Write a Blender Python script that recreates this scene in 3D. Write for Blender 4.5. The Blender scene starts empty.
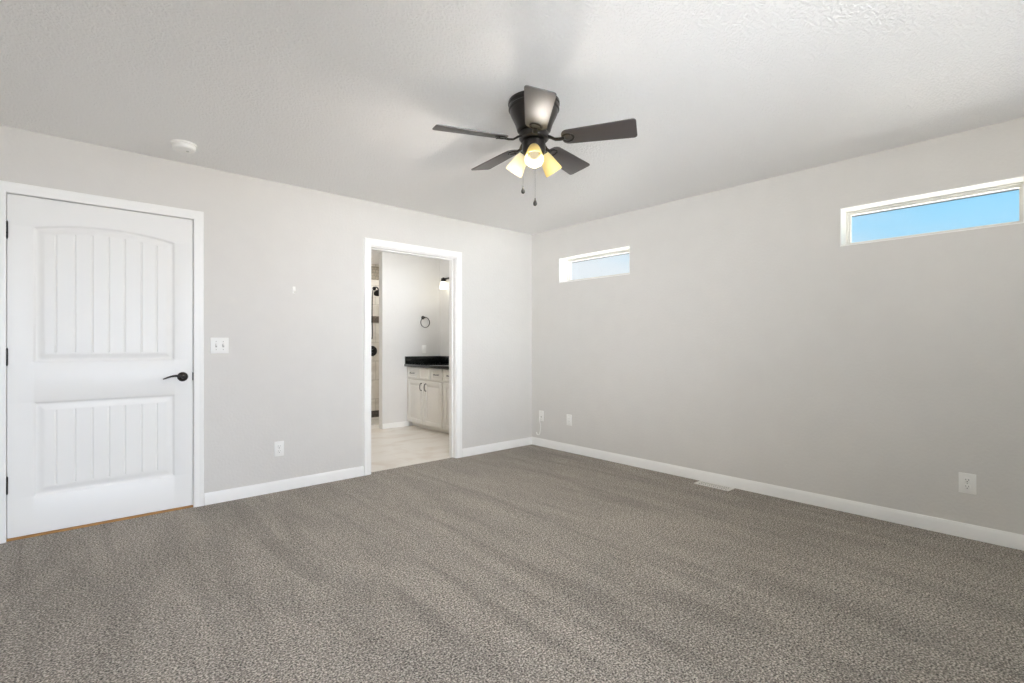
import bpy, bmesh, math, random
from mathutils import Vector, Matrix
random.seed(7)
PI = math.pi
sc = bpy.context.scene
COL = sc.collection

# ------------------------------------------------------------------ camera
CAM = Vector((-3.996, -4.127, 1.155))
cam_d = bpy.data.cameras.new('camera')
cam = bpy.data.objects.new('camera', cam_d)
COL.objects.link(cam)
cam.location = CAM
cam.rotation_euler = (PI/2, 0, math.radians(48.25 - 90))
cam_d.sensor_width = 36.0
cam_d.lens = 492/1024*36
cam_d.shift_y = 3.5/1024
cam_d.clip_start = 0.02
sc.camera = cam

# ------------------------------------------------------------------ view
sc.view_settings.view_transform = 'Standard'
sc.view_settings.look = 'None'
sc.view_settings.gamma = 1.0
sc.view_settings.use_curve_mapping = False
sc.view_settings.exposure = 0.21
sc.cycles.use_denoising = True
sc.cycles.max_bounces = 16
sc.cycles.diffuse_bounces = 12
sc.cycles.transparent_max_bounces = 16
sc.cycles.caustics_reflective = False
sc.cycles.caustics_refractive = False
sc.cycles.sample_clamp_indirect = 6.0

# ------------------------------------------------------------------ world
def lin(c):
    return c/12.92 if c <= 0.04045 else ((c+0.055)/1.055)**2.4
def srgb(r, g, b):
    return (lin(r/255), lin(g/255), lin(b/255), 1.0)

SKY_STRENGTH = 0.94
world = bpy.data.worlds.new('sky')
sc.world = world
world.use_nodes = True
wt = world.node_tree
wt.nodes.clear()
wo = wt.nodes.new('ShaderNodeOutputWorld')
bgn = wt.nodes.new('ShaderNodeBackground')
bgn.inputs['Strength'].default_value = SKY_STRENGTH
tc = wt.nodes.new('ShaderNodeTexCoord')
sep = wt.nodes.new('ShaderNodeSeparateXYZ')
wt.links.new(tc.outputs['Generated'], sep.inputs[0])
# blue sky, deeper with height
rz = wt.nodes.new('ShaderNodeValToRGB')
rz.color_ramp.elements[0].position = 0.0
rz.color_ramp.elements[0].color = srgb(206, 236, 252)
rz.color_ramp.elements[1].position = 0.30
rz.color_ramp.elements[1].color = srgb(128, 212, 255)
wt.links.new(sep.outputs['Z'], rz.inputs['Fac'])
# a bank of bright thin cloud toward the north-east
dp = wt.nodes.new('ShaderNodeVectorMath'); dp.operation = 'DOT_PRODUCT'
wt.links.new(tc.outputs['Generated'], dp.inputs[0])
dp.inputs[1].default_value = (0.35, 0.93, 0.0)
nz = wt.nodes.new('ShaderNodeTexNoise')
nz.inputs['Scale'].default_value = 5.0
nz.inputs['Detail'].default_value = 6.0
mpn = wt.nodes.new('ShaderNodeMapping')
mpn.inputs['Scale'].default_value = (1, 1, 4)
wt.links.new(tc.outputs['Generated'], mpn.inputs['Vector'])
wt.links.new(mpn.outputs[0], nz.inputs['Vector'])
ma = wt.nodes.new('ShaderNodeMath'); ma.operation = 'MULTIPLY_ADD'
wt.links.new(nz.outputs['Fac'], ma.inputs[0]); ma.inputs[1].default_value = 0.45
wt.links.new(dp.outputs['Value'], ma.inputs[2])
mr = wt.nodes.new('ShaderNodeMapRange'); mr.interpolation_type = 'SMOOTHSTEP'
mr.inputs['From Min'].default_value = 0.62
mr.inputs['From Max'].default_value = 1.12
wt.links.new(ma.outputs[0], mr.inputs['Value'])
mx = wt.nodes.new('ShaderNodeMix'); mx.data_type = 'RGBA'
wt.links.new(mr.outputs[0], mx.inputs['Factor'])
wt.links.new(rz.outputs[0], mx.inputs['A'])
mx.inputs['B'].default_value = srgb(236, 240, 246)
wt.links.new(mx.outputs['Result'], bgn.inputs['Color'])
wt.links.new(bgn.outputs[0], wo.inputs[0])

# ------------------------------------------------------------------ sun and added fill lamps
sun_d = bpy.data.lights.new('sun', 'SUN')
sun_d.energy = 60.0
sun_d.angle = math.radians(0.6)
sun_d.color = (1.0, 0.95, 0.90)
sun = bpy.data.objects.new('sun', sun_d)
COL.objects.link(sun)
sun.location = (-8, 2, 9)
sun.rotation_euler = Vector((0.52, -0.16, -0.84)).to_track_quat('-Z', 'Y').to_euler()

def area(name, loc, direction, sx, sy, power, color, spread=180):
    d = bpy.data.lights.new(name, 'AREA')
    d.shape = 'RECTANGLE'; d.size = sx; d.size_y = sy
    d.energy = power; d.color = color
    d.spread = math.radians(spread)
    o = bpy.data.objects.new(name, d)
    COL.objects.link(o)
    o.location = loc
    o.rotation_euler = Vector(direction).to_track_quat('-Z', 'Y').to_euler()
    return o
# added fill lamps at assumed windows (grey wall further along, back wall, west wall)
area('fill_east_window', (-0.03, -5.22, 1.10), (-0.8, 0.6, 0.45), 1.0, 1.15, 10, (0.93, 0.97, 1.04), 110)
area('fill_south_window_corner', (-3.55, -5.80, 1.45), (0.5, 1, 0.0), 1.2, 1.3, 10.8, (0.86, 0.94, 1.06), 45)
area('fill_south_window_up', (-3.55, -5.79, 1.20), (0.5, 1, 0.30), 1.2, 0.8, 3.6, (0.96, 0.98, 1.0), 45)
area('fill_south_window_down', (-3.4, -5.78, 1.45), (-0.1, 1, -0.25), 1.6, 1.3, 17.5, (0.82, 0.92, 1.10), 70)
area('fill_west_window', (-4.57, -5.10, 1.20), (1.0, 0.65, 0.30), 1.0, 0.8, 8, (0.93, 0.97, 1.04), 60)

# ------------------------------------------------------------------ materials
def new_mat(name):
    m = bpy.data.materials.new(name)
    m.use_nodes = True
    nt = m.node_tree
    return m, nt, nt.nodes['Principled BSDF']

def mat(name, col, rough=0.5, metal=0.0, bump=None, var=0.0, ior=1.45, coat=0.0, spec=0.5, vscale=6.0):
    """principled paint / metal / plastic with faint procedural variation and optional bump = (scale, strength, distance)"""
    m, nt, p = new_mat(name)
    p.inputs['Roughness'].default_value = rough
    p.inputs['Metallic'].default_value = metal
    p.inputs['IOR'].default_value = ior
    p.inputs['Coat Weight'].default_value = coat
    p.inputs['Specular IOR Level'].default_value = spec
    t = nt.nodes.new('ShaderNodeTexCoord')
    n = nt.nodes.new('ShaderNodeTexNoise')
    n.inputs['Scale'].default_value = vscale
    n.inputs['Detail'].default_value = 3
    nt.links.new(t.outputs['Object'], n.inputs['Vector'])
    r = nt.nodes.new('ShaderNodeValToRGB')
    c = srgb(*col)
    k0, k1 = 1-var, 1+var
    r.color_ramp.elements[0].position = 0.3
    r.color_ramp.elements[1].position = 0.7
    r.color_ramp.elements[0].color = (c[0]*k0, c[1]*k0, c[2]*k0, 1)
    r.color_ramp.elements[1].color = (min(1, c[0]*k1), min(1, c[1]*k1), min(1, c[2]*k1), 1)
    nt.links.new(n.outputs['Fac'], r.inputs['Fac'])
    nt.links.new(r.outputs['Color'], p.inputs['Base Color'])
    if bump:
        b = nt.nodes.new('ShaderNodeTexNoise')
        b.inputs['Scale'].default_value = bump[0]
        b.inputs['Detail'].default_value = 2.2
        b.inputs['Roughness'].default_value = 0.45
        nt.links.new(t.outputs['Object'], b.inputs['Vector'])
        bn = nt.nodes.new('ShaderNodeBump')
        bn.inputs['Strength'].default_value = bump[1]
        bn.inputs['Distance'].default_value = bump[2]
        nt.links.new(b.outputs['Fac'], bn.inputs['Height'])
        nt.links.new(bn.outputs[0], p.inputs['Normal'])
    return m

M = {}
M['wall'] = mat('warm_grey_wall_paint', (219, 216, 211), 0.5, bump=(55, 0.35, 0.004), var=0.012)
M['bath_wall'] = mat('bathroom_wall_paint', (225, 223, 220), 0.5, bump=(55, 0.3, 0.003), var=0.01)
M['trim'] = mat('white_semigloss_trim', (247, 246, 243), 0.32, var=0.006)
M['door'] = mat('white_door_paint', (242, 241, 238), 0.38, var=0.006)
M['plastic'] = mat('white_plastic', (244, 243, 239), 0.35, var=0.004)
M['plastic_grey'] = mat('grey_plastic', (186, 184, 178), 0.4)
M['slot'] = mat('dark_slot', (40, 38, 36), 0.6)
M['bronze'] = mat('oil_rubbed_bronze', (36, 32, 29), 0.3, metal=0.6, var=0.15, ior=1.8)
M['black_metal'] = mat('black_metal', (32, 32, 33), 0.35, metal=0.5)
M['brass'] = mat('aged_brass_edge', (120, 84, 54), 0.4, metal=0.8)
M['wood_strip'] = mat('bare_oak_threshold', (178, 132, 78), 0.55, var=0.12, vscale=22)
M['register'] = mat('white_register_enamel', (226, 224, 218), 0.4)
M['cabinet'] = mat('antique_white_cabinet_paint', (226, 223, 217), 0.42, var=0.012)
M['vinyl'] = mat('white_vinyl_frame', (232, 230, 224), 0.4)
M['soffit'] = mat('dark_soffit_paint', (66, 74, 86), 0.6)
M['chrome'] = mat('brushed_steel', (150, 150, 150), 0.25, metal=1.0)

def mat_ceiling():
    m, nt, p = new_mat('white_knockdown_ceiling')
    p.inputs['Base Color'].default_value = srgb(246, 245, 244)
    p.inputs['Roughness'].default_value = 0.30
    t = nt.nodes.new('ShaderNodeTexCoord')
    a = nt.nodes.new('ShaderNodeTexNoise')
    a.inputs['Scale'].default_value = 75; a.inputs['Detail'].default_value = 3; a.inputs['Distortion'].default_value = 0.8
    nt.links.new(t.outputs['Object'], a.inputs['Vector'])
    r = nt.nodes.new('ShaderNodeMapRange'); r.interpolation_type = 'SMOOTHSTEP'
    r.inputs['From Min'].default_value = 0.40; r.inputs['From Max'].default_value = 0.62
    nt.links.new(a.outputs['Fac'], r.inputs['Value'])
    b = nt.nodes.new('ShaderNodeBump')
    b.inputs['Strength'].default_value = 0.65; b.inputs['Distance'].default_value = 0.0045
    nt.links.new(r.outputs[0], b.inputs['Height'])
    nt.links.new(b.outputs[0], p.inputs['Normal'])
    return m
M['ceiling'] = mat_ceiling()

def mat_carpet():
    m, nt, p = new_mat('frieze_carpet')
    p.inputs['Roughness'].default_value = 0.95
    p.inputs['Specular IOR Level'].default_value = 0.1
    p.inputs['Sheen Weight'].default_value = 0.15
    L = nt.links.new
    t = nt.nodes.new('ShaderNodeTexCoord')
    def noise(scale, detail, dist=0.0, src=None):
        n = nt.nodes.new('ShaderNodeTexNoise')
        n.inputs['Scale'].default_value = scale; n.inputs['Detail'].default_value = detail
        n.inputs['Distortion'].default_value = dist
        L((src or t.outputs['Object']), n.inputs['Vector'])
        return n
    fine = noise(135, 4.0, 0.5)
    r = nt.nodes.new('ShaderNodeValToRGB')
    e = r.color_ramp.elements
    e[0].position = 0.34; e[0].color = srgb(72, 67, 60)
    e[1].position = 0.66; e[1].color = srgb(222, 213, 201)
    k = r.color_ramp.elements.new(0.5); k.color = srgb(150, 142, 132)
    L(fine.outputs['Fac'], r.inputs['Fac'])
    # brushed pile: broad bands left by the vacuum cleaner
    mp = nt.nodes.new('ShaderNodeMapping')
    mp.inputs['Rotation'].default_value = (0, 0, math.radians(12))
    mp.inputs['Scale'].default_value = (2.6, 0.55, 1)
    L(t.outputs['Object'], mp.inputs['Vector'])
    big = noise(1.25, 4.0, 1.6, mp.outputs[0])
    br = nt.nodes.new('ShaderNodeMapRange')
    br.inputs['From Min'].default_value = 0.33; br.inputs['From Max'].default_value = 0.66
    br.inputs['To Min'].default_value = 0.84; br.inputs['To Max'].default_value = 1.06
    L(big.outputs['Fac'], br.inputs['Value'])
    # thin darker tracks where the pile was pushed the other way
    mp2 = nt.nodes.new('ShaderNodeMapping')
    mp2.inputs['Rotation'].default_value = (0, 0, math.radians(9))
    mp2.inputs['Scale'].default_value = (6.5, 0.55, 1)
    L(t.outputs['Object'], mp2.inputs['Vector'])
    tk = noise(1.0, 5.0, 0.9, mp2.outputs[0])
    tr_ = nt.nodes.new('ShaderNodeMapRange'); tr_.interpolation_type = 'SMOOTHSTEP'
    tr_.inputs['From Min'].default_value = 0.34; tr_.inputs['From Max'].default_value = 0.47
    tr_.inputs['To Min'].default_value = 0.85; tr_.inputs['To Max'].default_value = 1.0
    L(tk.outputs['Fac'], tr_.inputs['Value'])
    mm_ = nt.nodes.new('ShaderNodeMath'); mm_.operation = 'MULTIPLY'
    L(br.outputs[0], mm_.inputs[0]); L(tr_.outputs[0], mm_.inputs[1])
    mu = nt.nodes.new('ShaderNodeVectorMath'); mu.operation = 'SCALE'
    L(r.outputs['Color'], mu.inputs[0]); L(mm_.outputs[0], mu.inputs['Scale'])
    L(mu.outputs[0], p.inputs['Base Color'])
    b = nt.nodes.new('ShaderNodeBump')
    b.inputs['Strength'].default_value = 0.9; b.inputs['Distance'].default_value = 0.012
    L(fine.outputs['Fac'], b.inputs['Height'])
    L(b.outputs[0], p.inputs['Normal'])
    return m
M['carpet'] = mat_carpet()

def mat_glass():
    m = bpy.data.materials.new('clear_window_glass'); m.use_nodes = True
    nt = m.node_tree; nt.nodes.clear()
    o = nt.nodes.new('ShaderNodeOutputMaterial')
    g = nt.nodes.new('ShaderNodeBsdfGlossy'); g.inputs['Roughness'].default_value = 0.02
    tr = nt.nodes.new('ShaderNodeBsdfTransparent'); tr.inputs['Color'].default_value = (0.96, 0.98, 0.98, 1)
    mxs = nt.nodes.new('ShaderNodeMixShader'); mxs.inputs[0].default_value = 0.04
    nt.links.new(tr.outputs[0], mxs.inputs[1]); nt.links.new(g.outputs[0], mxs.inputs[2])
    nt.links.new(mxs.outputs[0], o.inputs[0])
    return m
M['glass'] = mat_glass()

def mat_mirror():
    m, nt, p = new_mat('mirror_silver')
    p.inputs['Base Color'].default_value = (0.86, 0.88, 0.87, 1)
    p.inputs['Metallic'].default_value = 1.0
    p.inputs['Roughness'].default_value = 0.02
    return m
M['mirror'] = mat_mirror()

def mat_granite():
    m, nt, p = new_mat('black_granite')
    p.inputs['Roughness'].default_value = 0.12
    t = nt.nodes.new('ShaderNodeTexCoord')
    v = nt.nodes.new('ShaderNodeTexVoronoi'); v.inputs['Scale'].default_value = 160
    nt.links.new(t.outputs['Object'], v.inputs['Vector'])
    r = nt.nodes.new('ShaderNodeValToRGB')
    r.color_ramp.elements[0].color = srgb(72, 74, 70); r.color_ramp.elements[0].position = 0.05
    r.color_ramp.elements[1].color = srgb(20, 22, 22); r.color_ramp.elements[1].position = 0.35
    nt.links.new(v.outputs['Distance'], r.inputs['Fac'])
    nt.links.new(r.outputs[0], p.inputs['Base Color'])
    return m
M['granite'] = mat_granite()

def mat_tile(name, c0, c1, grout, w, h, rough=0.25, offset=0.5, vein=3.0, plane='XY'):
    m, nt, p = new_mat(name)
    p.inputs['Roughness'].default_value = rough
    L = nt.links.new
    t = nt.nodes.new('ShaderNodeTexCoord')
    src = t.outputs['Object']
    if plane == 'XZ':
        s = nt.nodes.new('ShaderNodeSeparateXYZ'); c = nt.nodes.new('ShaderNodeCombineXYZ')
        L(src, s.inputs[0])
        ad = nt.nodes.new('ShaderNodeMath'); ad.operation = 'ADD'
        L(s.outputs[0], ad.inputs[0]); L(s.outputs[1], ad.inputs[1])
        L(ad.outputs[0], c.inputs[0]); L(s.outputs[2], c.inputs[1])
        src = c.outputs[0]
    n = nt.nodes.new('ShaderNodeTexNoise')
    n.inputs['Scale'].default_value = vein; n.inputs['Detail'].default_value = 7; n.inputs['Distortion'].default_value = 1.4
    mp = nt.nodes.new('ShaderNodeMapping'); mp.inputs['Rotation'].default_value = (0, 0, 0.6); mp.inputs['Scale'].default_value = (1, 1.4, 1)
    L(src, mp.inputs[0]); L(mp.outputs[0], n.inputs['Vector'])
    r = nt.nodes.new('ShaderNodeValToRGB')
    r.color_ramp.elements[0].position = 0.36; r.color_ramp.elements[0].color = srgb(*c1)
    r.color_ramp.elements[1].position = 0.52; r.color_ramp.elements[1].color = srgb(*c0)
    L(n.outputs['Fac'], r.inputs['Fac'])
    b = nt.nodes.new('ShaderNodeTexBrick')
    b.offset = offset
    b.inputs['Scale'].default_value = 1.0
    b.inputs['Brick Width'].default_value = w; b.inputs['Row Height'].default_value = h
    b.inputs['Mortar Size'].default_value = 0.003
    b.inputs['Mortar'].default_value = srgb(*grout)
    L(src, b.inputs['Vector'])
    L(r.outputs[0], b.inputs['Color1']); L(r.outputs[0], b.inputs['Color2'])
    L(b.outputs['Color'], p.inputs['Base Color'])
    return m
M['floor_tile'] = mat_tile('marble_look_floor_tile', (232, 227, 220), (219, 210, 199), (220, 214, 206), 0.6, 0.6, 0.3, vein=1.6)
M['shower_tile'] = mat_tile('shower_wall_tile', (230, 226, 218), (216, 211, 202), (180, 176, 168), 0.61, 0.30, 0.25, plane='XZ')
M['accent_tile'] = mat_tile('taupe_accent_tile', (134, 122, 110), (104, 94, 84), (86, 80, 74), 0.05, 0.025, 0.25, plane='XZ')
M['beige_tile'] = mat_tile('beige_border_tile', (172, 164, 150), (150, 142, 128), (130, 126, 118), 0.05, 0.05, 0.25, plane='XZ')
M['pan_tile'] = mat_tile('dark_pan_tile', (92, 86, 80), (70, 66, 62), (52, 50, 48), 0.05, 0.05, 0.3, plane='XZ')

def mat_blade():
    m, nt, p = new_mat('espresso_blade_lacquer')
    t = nt.nodes.new('ShaderNodeTexCoord')
    mp = nt.nodes.new('ShaderNodeMapping'); mp.inputs['Scale'].default_value = (3, 40, 3)
    n = nt.nodes.new('ShaderNodeTexNoise'); n.inputs['Scale'].default_value = 2.0; n.inputs['Detail'].default_value = 4
    nt.links.new(t.outputs['Object'], mp.inputs[0]); nt.links.new(mp.outputs[0], n.inputs['Vector'])
    r = nt.nodes.new('ShaderNodeValToRGB')
    r.color_ramp.elements[0].color = srgb(30, 22, 21); r.color_ramp.elements[0].position = 0.35
    r.color_ramp.elements[1].color = srgb(40, 29, 27); r.color_ramp.elements[1].position = 0.65
    nt.links.new(n.outputs['Fac'], r.inputs['Fac']); nt.links.new(r.outputs[0], p.inputs['Base Color'])
    p.inputs['Roughness'].default_value = 0.56
    p.inputs['IOR'].default_value = 2.2
    return m
M['blade'] = mat_blade()

def mat_shade(name, col, emit):
    m = bpy.data.materials.new(name); m.use_nodes = True
    nt = m.node_tree; nt.nodes.clear()
    o = nt.nodes.new('ShaderNodeOutputMaterial')
    d = nt.nodes.new('ShaderNodeBsdfDiffuse'); d.inputs[0].default_value = col
    tl = nt.nodes.new('ShaderNodeBsdfTranslucent'); tl.inputs[0].default_value = col
    g = nt.nodes.new('ShaderNodeBsdfGlossy'); g.inputs['Roughness'].default_value = 0.2
    m1 = nt.nodes.new('ShaderNodeMixShader'); m1.inputs[0].default_value = 0.5
    m2 = nt.nodes.new('ShaderNodeMixShader'); m2.inputs[0].default_value = 0.06
    em = nt.nodes.new('ShaderNodeEmission'); em.inputs[0].default_value = col; em.inputs[1].default_value = emit
    ad = nt.nodes.new('ShaderNodeAddShader')
    L = nt.links.new
    L(d.outputs[0], m1.inputs[1]); L(tl.outputs[0], m1.inputs[2])
    L(m1.outputs[0], m2.inputs[1]); L(g.outputs[0], m2.inputs[2])
    L(m2.outputs[0], ad.inputs[0]); L(em.outputs[0], ad.inputs[1])
    L(ad.outputs[0], o.inputs[0])
    return m
M['shade'] = mat_shade('lit_cream_glass', srgb(228, 214, 158), 0.04)
M['shade_bright'] = mat_shade('brightly_lit_cream_glass', srgb(246, 238, 208), 0.25)
M['bath_shade'] = mat_shade('lit_frosted_glass', srgb(252, 250, 240), 1.2)
def mat_emit(name, col, s):
    m = bpy.data.materials.new(name); m.use_nodes = True
    nt = m.node_tree; nt.nodes.clear()
    o = nt.nodes.new('ShaderNodeOutputMaterial'); e = nt.nodes.new('ShaderNodeEmission')
    e.inputs[0].default_value = col; e.inputs[1].default_value = s
    nt.links.new(e.outputs[0], o.inputs[0])
    return m
M['bulb'] = mat_emit('lit_bulb', srgb(255, 236, 196), 0.7)

def mat_ground():
    return mat('pale_bounce_ground', (194, 190, 184), 0.9, var=0.08, vscale=3.0)
M['ground'] = mat_ground()

# ------------------------------------------------------------------ mesh helpers
class MB:
    def __init__(s):
        s.bm = bmesh.new()
    def _new(s, before):
        return [v for v in s.bm.verts if v not in before]
    def box(s, x0, x1, y0, y1, z0, z1, bev=0.0, seg=2):
        b = bmesh.new()
        r = bmesh.ops.create_cube(b, size=1.0)
        bmesh.ops.scale(b, vec=(abs(x1-x0), abs(y1-y0), abs(z1-z0)), verts=r['verts'])
        bmesh.ops.translate(b, vec=((x0+x1)/2, (y0+y1)/2, (z0+z1)/2), verts=r['verts'])
        if bev > 0:
            bmesh.ops.bevel(b, geom=list(b.edges), offset=bev, segments=seg, profile=0.5, affect='EDGES')
        s.merge(b)
        return s
    def merge(s, b, mtx=None):
        if mtx is not None:
            bmesh.ops.transform(b, matrix=mtx, verts=list(b.verts))
        me = bpy.data.meshes.new('tmp'); b.to_mesh(me); b.free()
        s.bm.from_mesh(me); bpy.data.meshes.remove(me)
    def lathe(s, prof, n=40, mtx=None, cap=True):
        """prof = [(r, z)...] turned about z"""
        b = bmesh.new()
        rings = []
        for r, z in prof:
            if r < 1e-6:
                rings.append([b.verts.new((0, 0, z))])
            else:
                rings.append([b.verts.new((r*math.cos(2*PI*i/n), r*math.sin(2*PI*i/n), z)) for i in range(n)])
        for A, B in zip(rings, rings[1:]):
            for i in range(n):
                j = (i+1) % n
                if len(A) == 1 and len(B) == 1: continue
                if len(A) == 1: b.faces.new((A[0], B[j], B[i]))
                elif len(B) == 1: b.faces.new((A[i], A[j], B[0]))
                else: b.faces.new((A[i], A[j], B[j], B[i]))
        if cap:
            for R in (rings[0], rings[-1]):
                if len(R) > 2:
                    try: b.faces.new(R)
                    except ValueError: pass
        bmesh.ops.recalc_face_normals(b, faces=list(b.faces))
        s.merge(b, mtx)
        return s
    def tube(s, pts, rad, n=10, flat=None):
        """swept tube; rad number or list; flat = (sx, sy) section scale"""
        pts = [Vector(p) for p in pts]
        b = bmesh.new(); rings = []
        up = None
        for i, p in enumerate(pts):
            d = (pts[min(i+1, len(pts)-1)] - pts[max(i-1, 0)]).normalized()
            if up is None:
                up = Vector((0, 0, 1)) if abs(d.z) < 0.9 else Vector((1, 0, 0))
            sd = d.cross(up).normalized(); up = sd.cross(d).normalized()
            r = rad[i] if isinstance(rad, (list, tuple)) else rad
            fx, fy = flat or (1, 1)
            rings.append([b.verts.new(p + sd*(r*fx*math.cos(2*PI*k/n)) + up*(r*fy*math.sin(2*PI*k/n))) for k in range(n)])
        for A, B in zip(rings, rings[1:]):
            for k in range(n):
                j = (k+1) % n
                b.faces.new((A[k], A[j], B[j], B[k]))
        b.faces.new(rings[0]); b.faces.new(rings[-1])
        bmesh.ops.recalc_face_normals(b, faces=list(b.faces))
        s.merge(b)
        return s
    def prism(s, poly, h0, h1, mtx=None, bev=0.0):
        """poly in xy extruded z h0..h1"""
        b = bmesh.new()
        lo = [b.verts.new((x, y, h0)) for x, y in poly]
        hi = [b.verts.new((x, y, h1)) for x, y in poly]
        n = len(poly)
        b.faces.new(lo); b.faces.new(hi)
        for i in range(n):
            j = (i+1) % n
            b.faces.new((lo[i], lo[j], hi[j], hi[i]))
        bmesh.ops.recalc_face_normals(b, faces=list(b.faces))
        if bev > 0:
            es = [e for e in b.edges if abs(e.verts[0].co.z-e.verts[1].co.z) < 1e-9]
            bmesh.ops.bevel(b, geom=es, offset=bev, segments=2, profile=0.5, affect='EDGES')
        s.merge(b, mtx)
        return s
    def sphere(s, c, r, sz=(1, 1, 1), u=20, v=12):
        b = bmesh.new()
        bmesh.ops.create_uvsphere(b, u_segments=u, v_segments=v, radius=r)
        s.merge(b, Matrix.Translation(c) @ Matrix.Diagonal((sz[0], sz[1], sz[2], 1)))
        return s
    def torus(s, mtx, R, r, n=40, k=10):
        b = bmesh.new(); g = []
        for i in range(n):
            a = 2*PI*i/n
            g.append([b.verts.new(((R+r*math.cos(2*PI*j/k))*math.cos(a), (R+r*math.cos(2*PI*j/k))*math.sin(a), r*math.sin(2*PI*j/k))) for j in range(k)])
        for i in range(n):
            for j in range(k):
                b.faces.new((g[i][j], g[(i+1) % n][j], g[(i+1) % n][(j+1) % k], g[i][(j+1) % k]))
        bmesh.ops.recalc_face_normals(b, faces=list(b.faces))
        s.merge(b, mtx)
        return s
    def build(s, name, m, parent=None, angle=35, label=None):
        b = s.bm
        ca = math.radians(angle)
        for f in b.faces: f.smooth = True
        for e in b.edges:
            if len(e.link_faces) == 2:
                e.smooth = e.calc_face_angle(0) < ca
            else:
                e.smooth = False
        me = bpy.data.meshes.new(name)
        b.to_mesh(me); b.free()
        me.materials.append(m)
        o = bpy.data.objects.new(name, me)
        COL.objects.link(o)
        if parent is not None:
            o.parent = parent
            o.matrix_parent_inverse = Matrix.Identity(4)
            # parts are modelled in their thing's own coordinates
        if label: o['label'] = label
        return o

def empty(name, loc=(0, 0, 0), rot=(0, 0, 0)):
    o = bpy.data.objects.new(name, None)
    COL.objects.link(o)
    o.location = loc; o.rotation_euler = rot
    o.empty_display_size = 0.1
    return o
def tag(o, label, cat, group=None, kind=None):
    o['label'] = label; o['category'] = cat
    if group: o['group'] = group
    if kind: o['kind'] = kind
    return o
def struct(o, label, cat):
    return tag(o, label, cat, None, 'structure')

def wall_panel(us, vs, holes, mapf, depth):
    """slab with rectangular openings; (u, v, w) -> world by mapf, w in 0..depth"""
    us = sorted(set(us)); vs = sorted(set(vs))
    b = bmesh.new(); cache = {}
    def V(i, j, k):
        if (i, j, k) not in cache:
            cache[(i, j, k)] = b.verts.new(mapf(us[i], vs[j], depth*k))
        return cache[(i, j, k)]
    def solid(i, j):
        if i < 0 or j < 0 or i >= len(us)-1 or j >= len(vs)-1: return False
        cu, cv = (us[i]+us[i+1])/2, (vs[j]+vs[j+1])/2
        return not any(h[0] < cu < h[1] and h[2] < cv < h[3] for h in holes)
    for i in range(len(us)-1):
        for j in range(len(vs)-1):
            if not solid(i, j): continue
            for k in (0, 1):
                b.faces.new((V(i, j, k), V(i+1, j, k), V(i+1, j+1, k), V(i, j+1, k)))
            if not solid(i-1, j): b.faces.new((V(i, j, 0), V(i, j+1, 0), V(i, j+1, 1), V(i, j, 1)))
            if not solid(i+1, j): b.faces.new((V(i+1, j, 0), V(i+1, j+1, 0), V(i+1, j+1, 1), V(i+1, j, 1)))
            if not solid(i, j-1): b.faces.new((V(i, j, 0), V(i+1, j, 0), V(i+1, j, 1), V(i, j, 1)))
            if not solid(i, j+1): b.faces.new((V(i, j+1, 0), V(i+1, j+1, 0), V(i+1, j+1, 1), V(i, j+1, 1)))
    bmesh.ops.recalc_face_normals(b, faces=list(b.faces))
    m = MB(); m.merge(b)
    return m

# ------------------------------------------------------------------ room dimensions
H = 2.438
XW, YS = -4.60, -5.90           # west and south wall faces
TN, TE = 0.115, 0.20            # north partition and east exterior wall thickness
DX0, DX1, DZ = -4.291, -3.351, 2.054      # closed door opening
OX0, OX1, OZ = -2.016, -1.070, 2.050      # bathroom doorway
W1 = (-1.352, -0.427, 1.836, 2.112)       # small east windows: y0, y1, z0, z1
W2 = (-3.982, -3.089, 1.842, 2.110)
EW = (-5.75, -4.70, 0.50, 1.70)            # assumed tall east window y0, y1, z0, z1
WW = (-5.62, -4.58, 0.78, 1.64)            # added west window y0, y1, z0, z1
SW = (-4.25, -2.55, 0.75, 2.15)           # assumed south window x0, x1, z0, z1
BXE, BYN, BXE2 = 0.11, 2.10, 0.31         # bathroom east face, north face

# ------------------------------------------------------------------ shell
m = MB(); m.box(XW, 0.0, YS, 0.050, -0.12, 0.0)
struct(m.build('floor', M['carpet']), 'grey-brown speckled frieze carpet covering the bedroom floor', 'floor')
m = MB(); m.box(XW-0.2, BXE2, YS-0.2, 3.4, H, H+0.16)
struct(m.build('ceiling', M['ceiling']), 'white knockdown-textured ceiling over the room', 'ceiling')

m = wall_panel([XW, DX0, DX1, OX0, OX1, 0.0, TE], [0, DZ, OZ, H], [(DX0, DX1, -1, DZ), (OX0, OX1, -1, OZ)],
               lambda u, v, w: (u, w, v), TN)
struct(m.build('wall_left', M['wall']), 'warm grey painted wall holding the white door and the bathroom doorway', 'wall')
m = wall_panel([YS, W1[0], W1[1], W2[0], W2[1], EW[0], EW[1], 0.0], [0, W1[2], W1[3], W2[2], W2[3], EW[2], EW[3], H],
               [W1, W2, EW], lambda u, v, w: (w, u, v), TE)
struct(m.build('wall_right', M['wall']), 'grey painted wall with two small high windows', 'wall')
m = wall_panel([XW-0.15, SW[0], SW[1], TE], [0, SW[2], SW[3], H], [SW], lambda u, v, w: (u, YS-w, v), 0.15)
struct(m.build('wall_back', M['wall']), 'grey painted wall behind the camera with an assumed wide window', 'wall')
m = wall_panel([YS, WW[0], WW[1], TN], [0, WW[2], WW[3], H], [WW], lambda u, v, w: (XW-w, u, v), 0.15)
struct(m.build('wall_west', M['wall']), 'grey painted wall beside the camera with an added window near its far end', 'wall')

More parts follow.
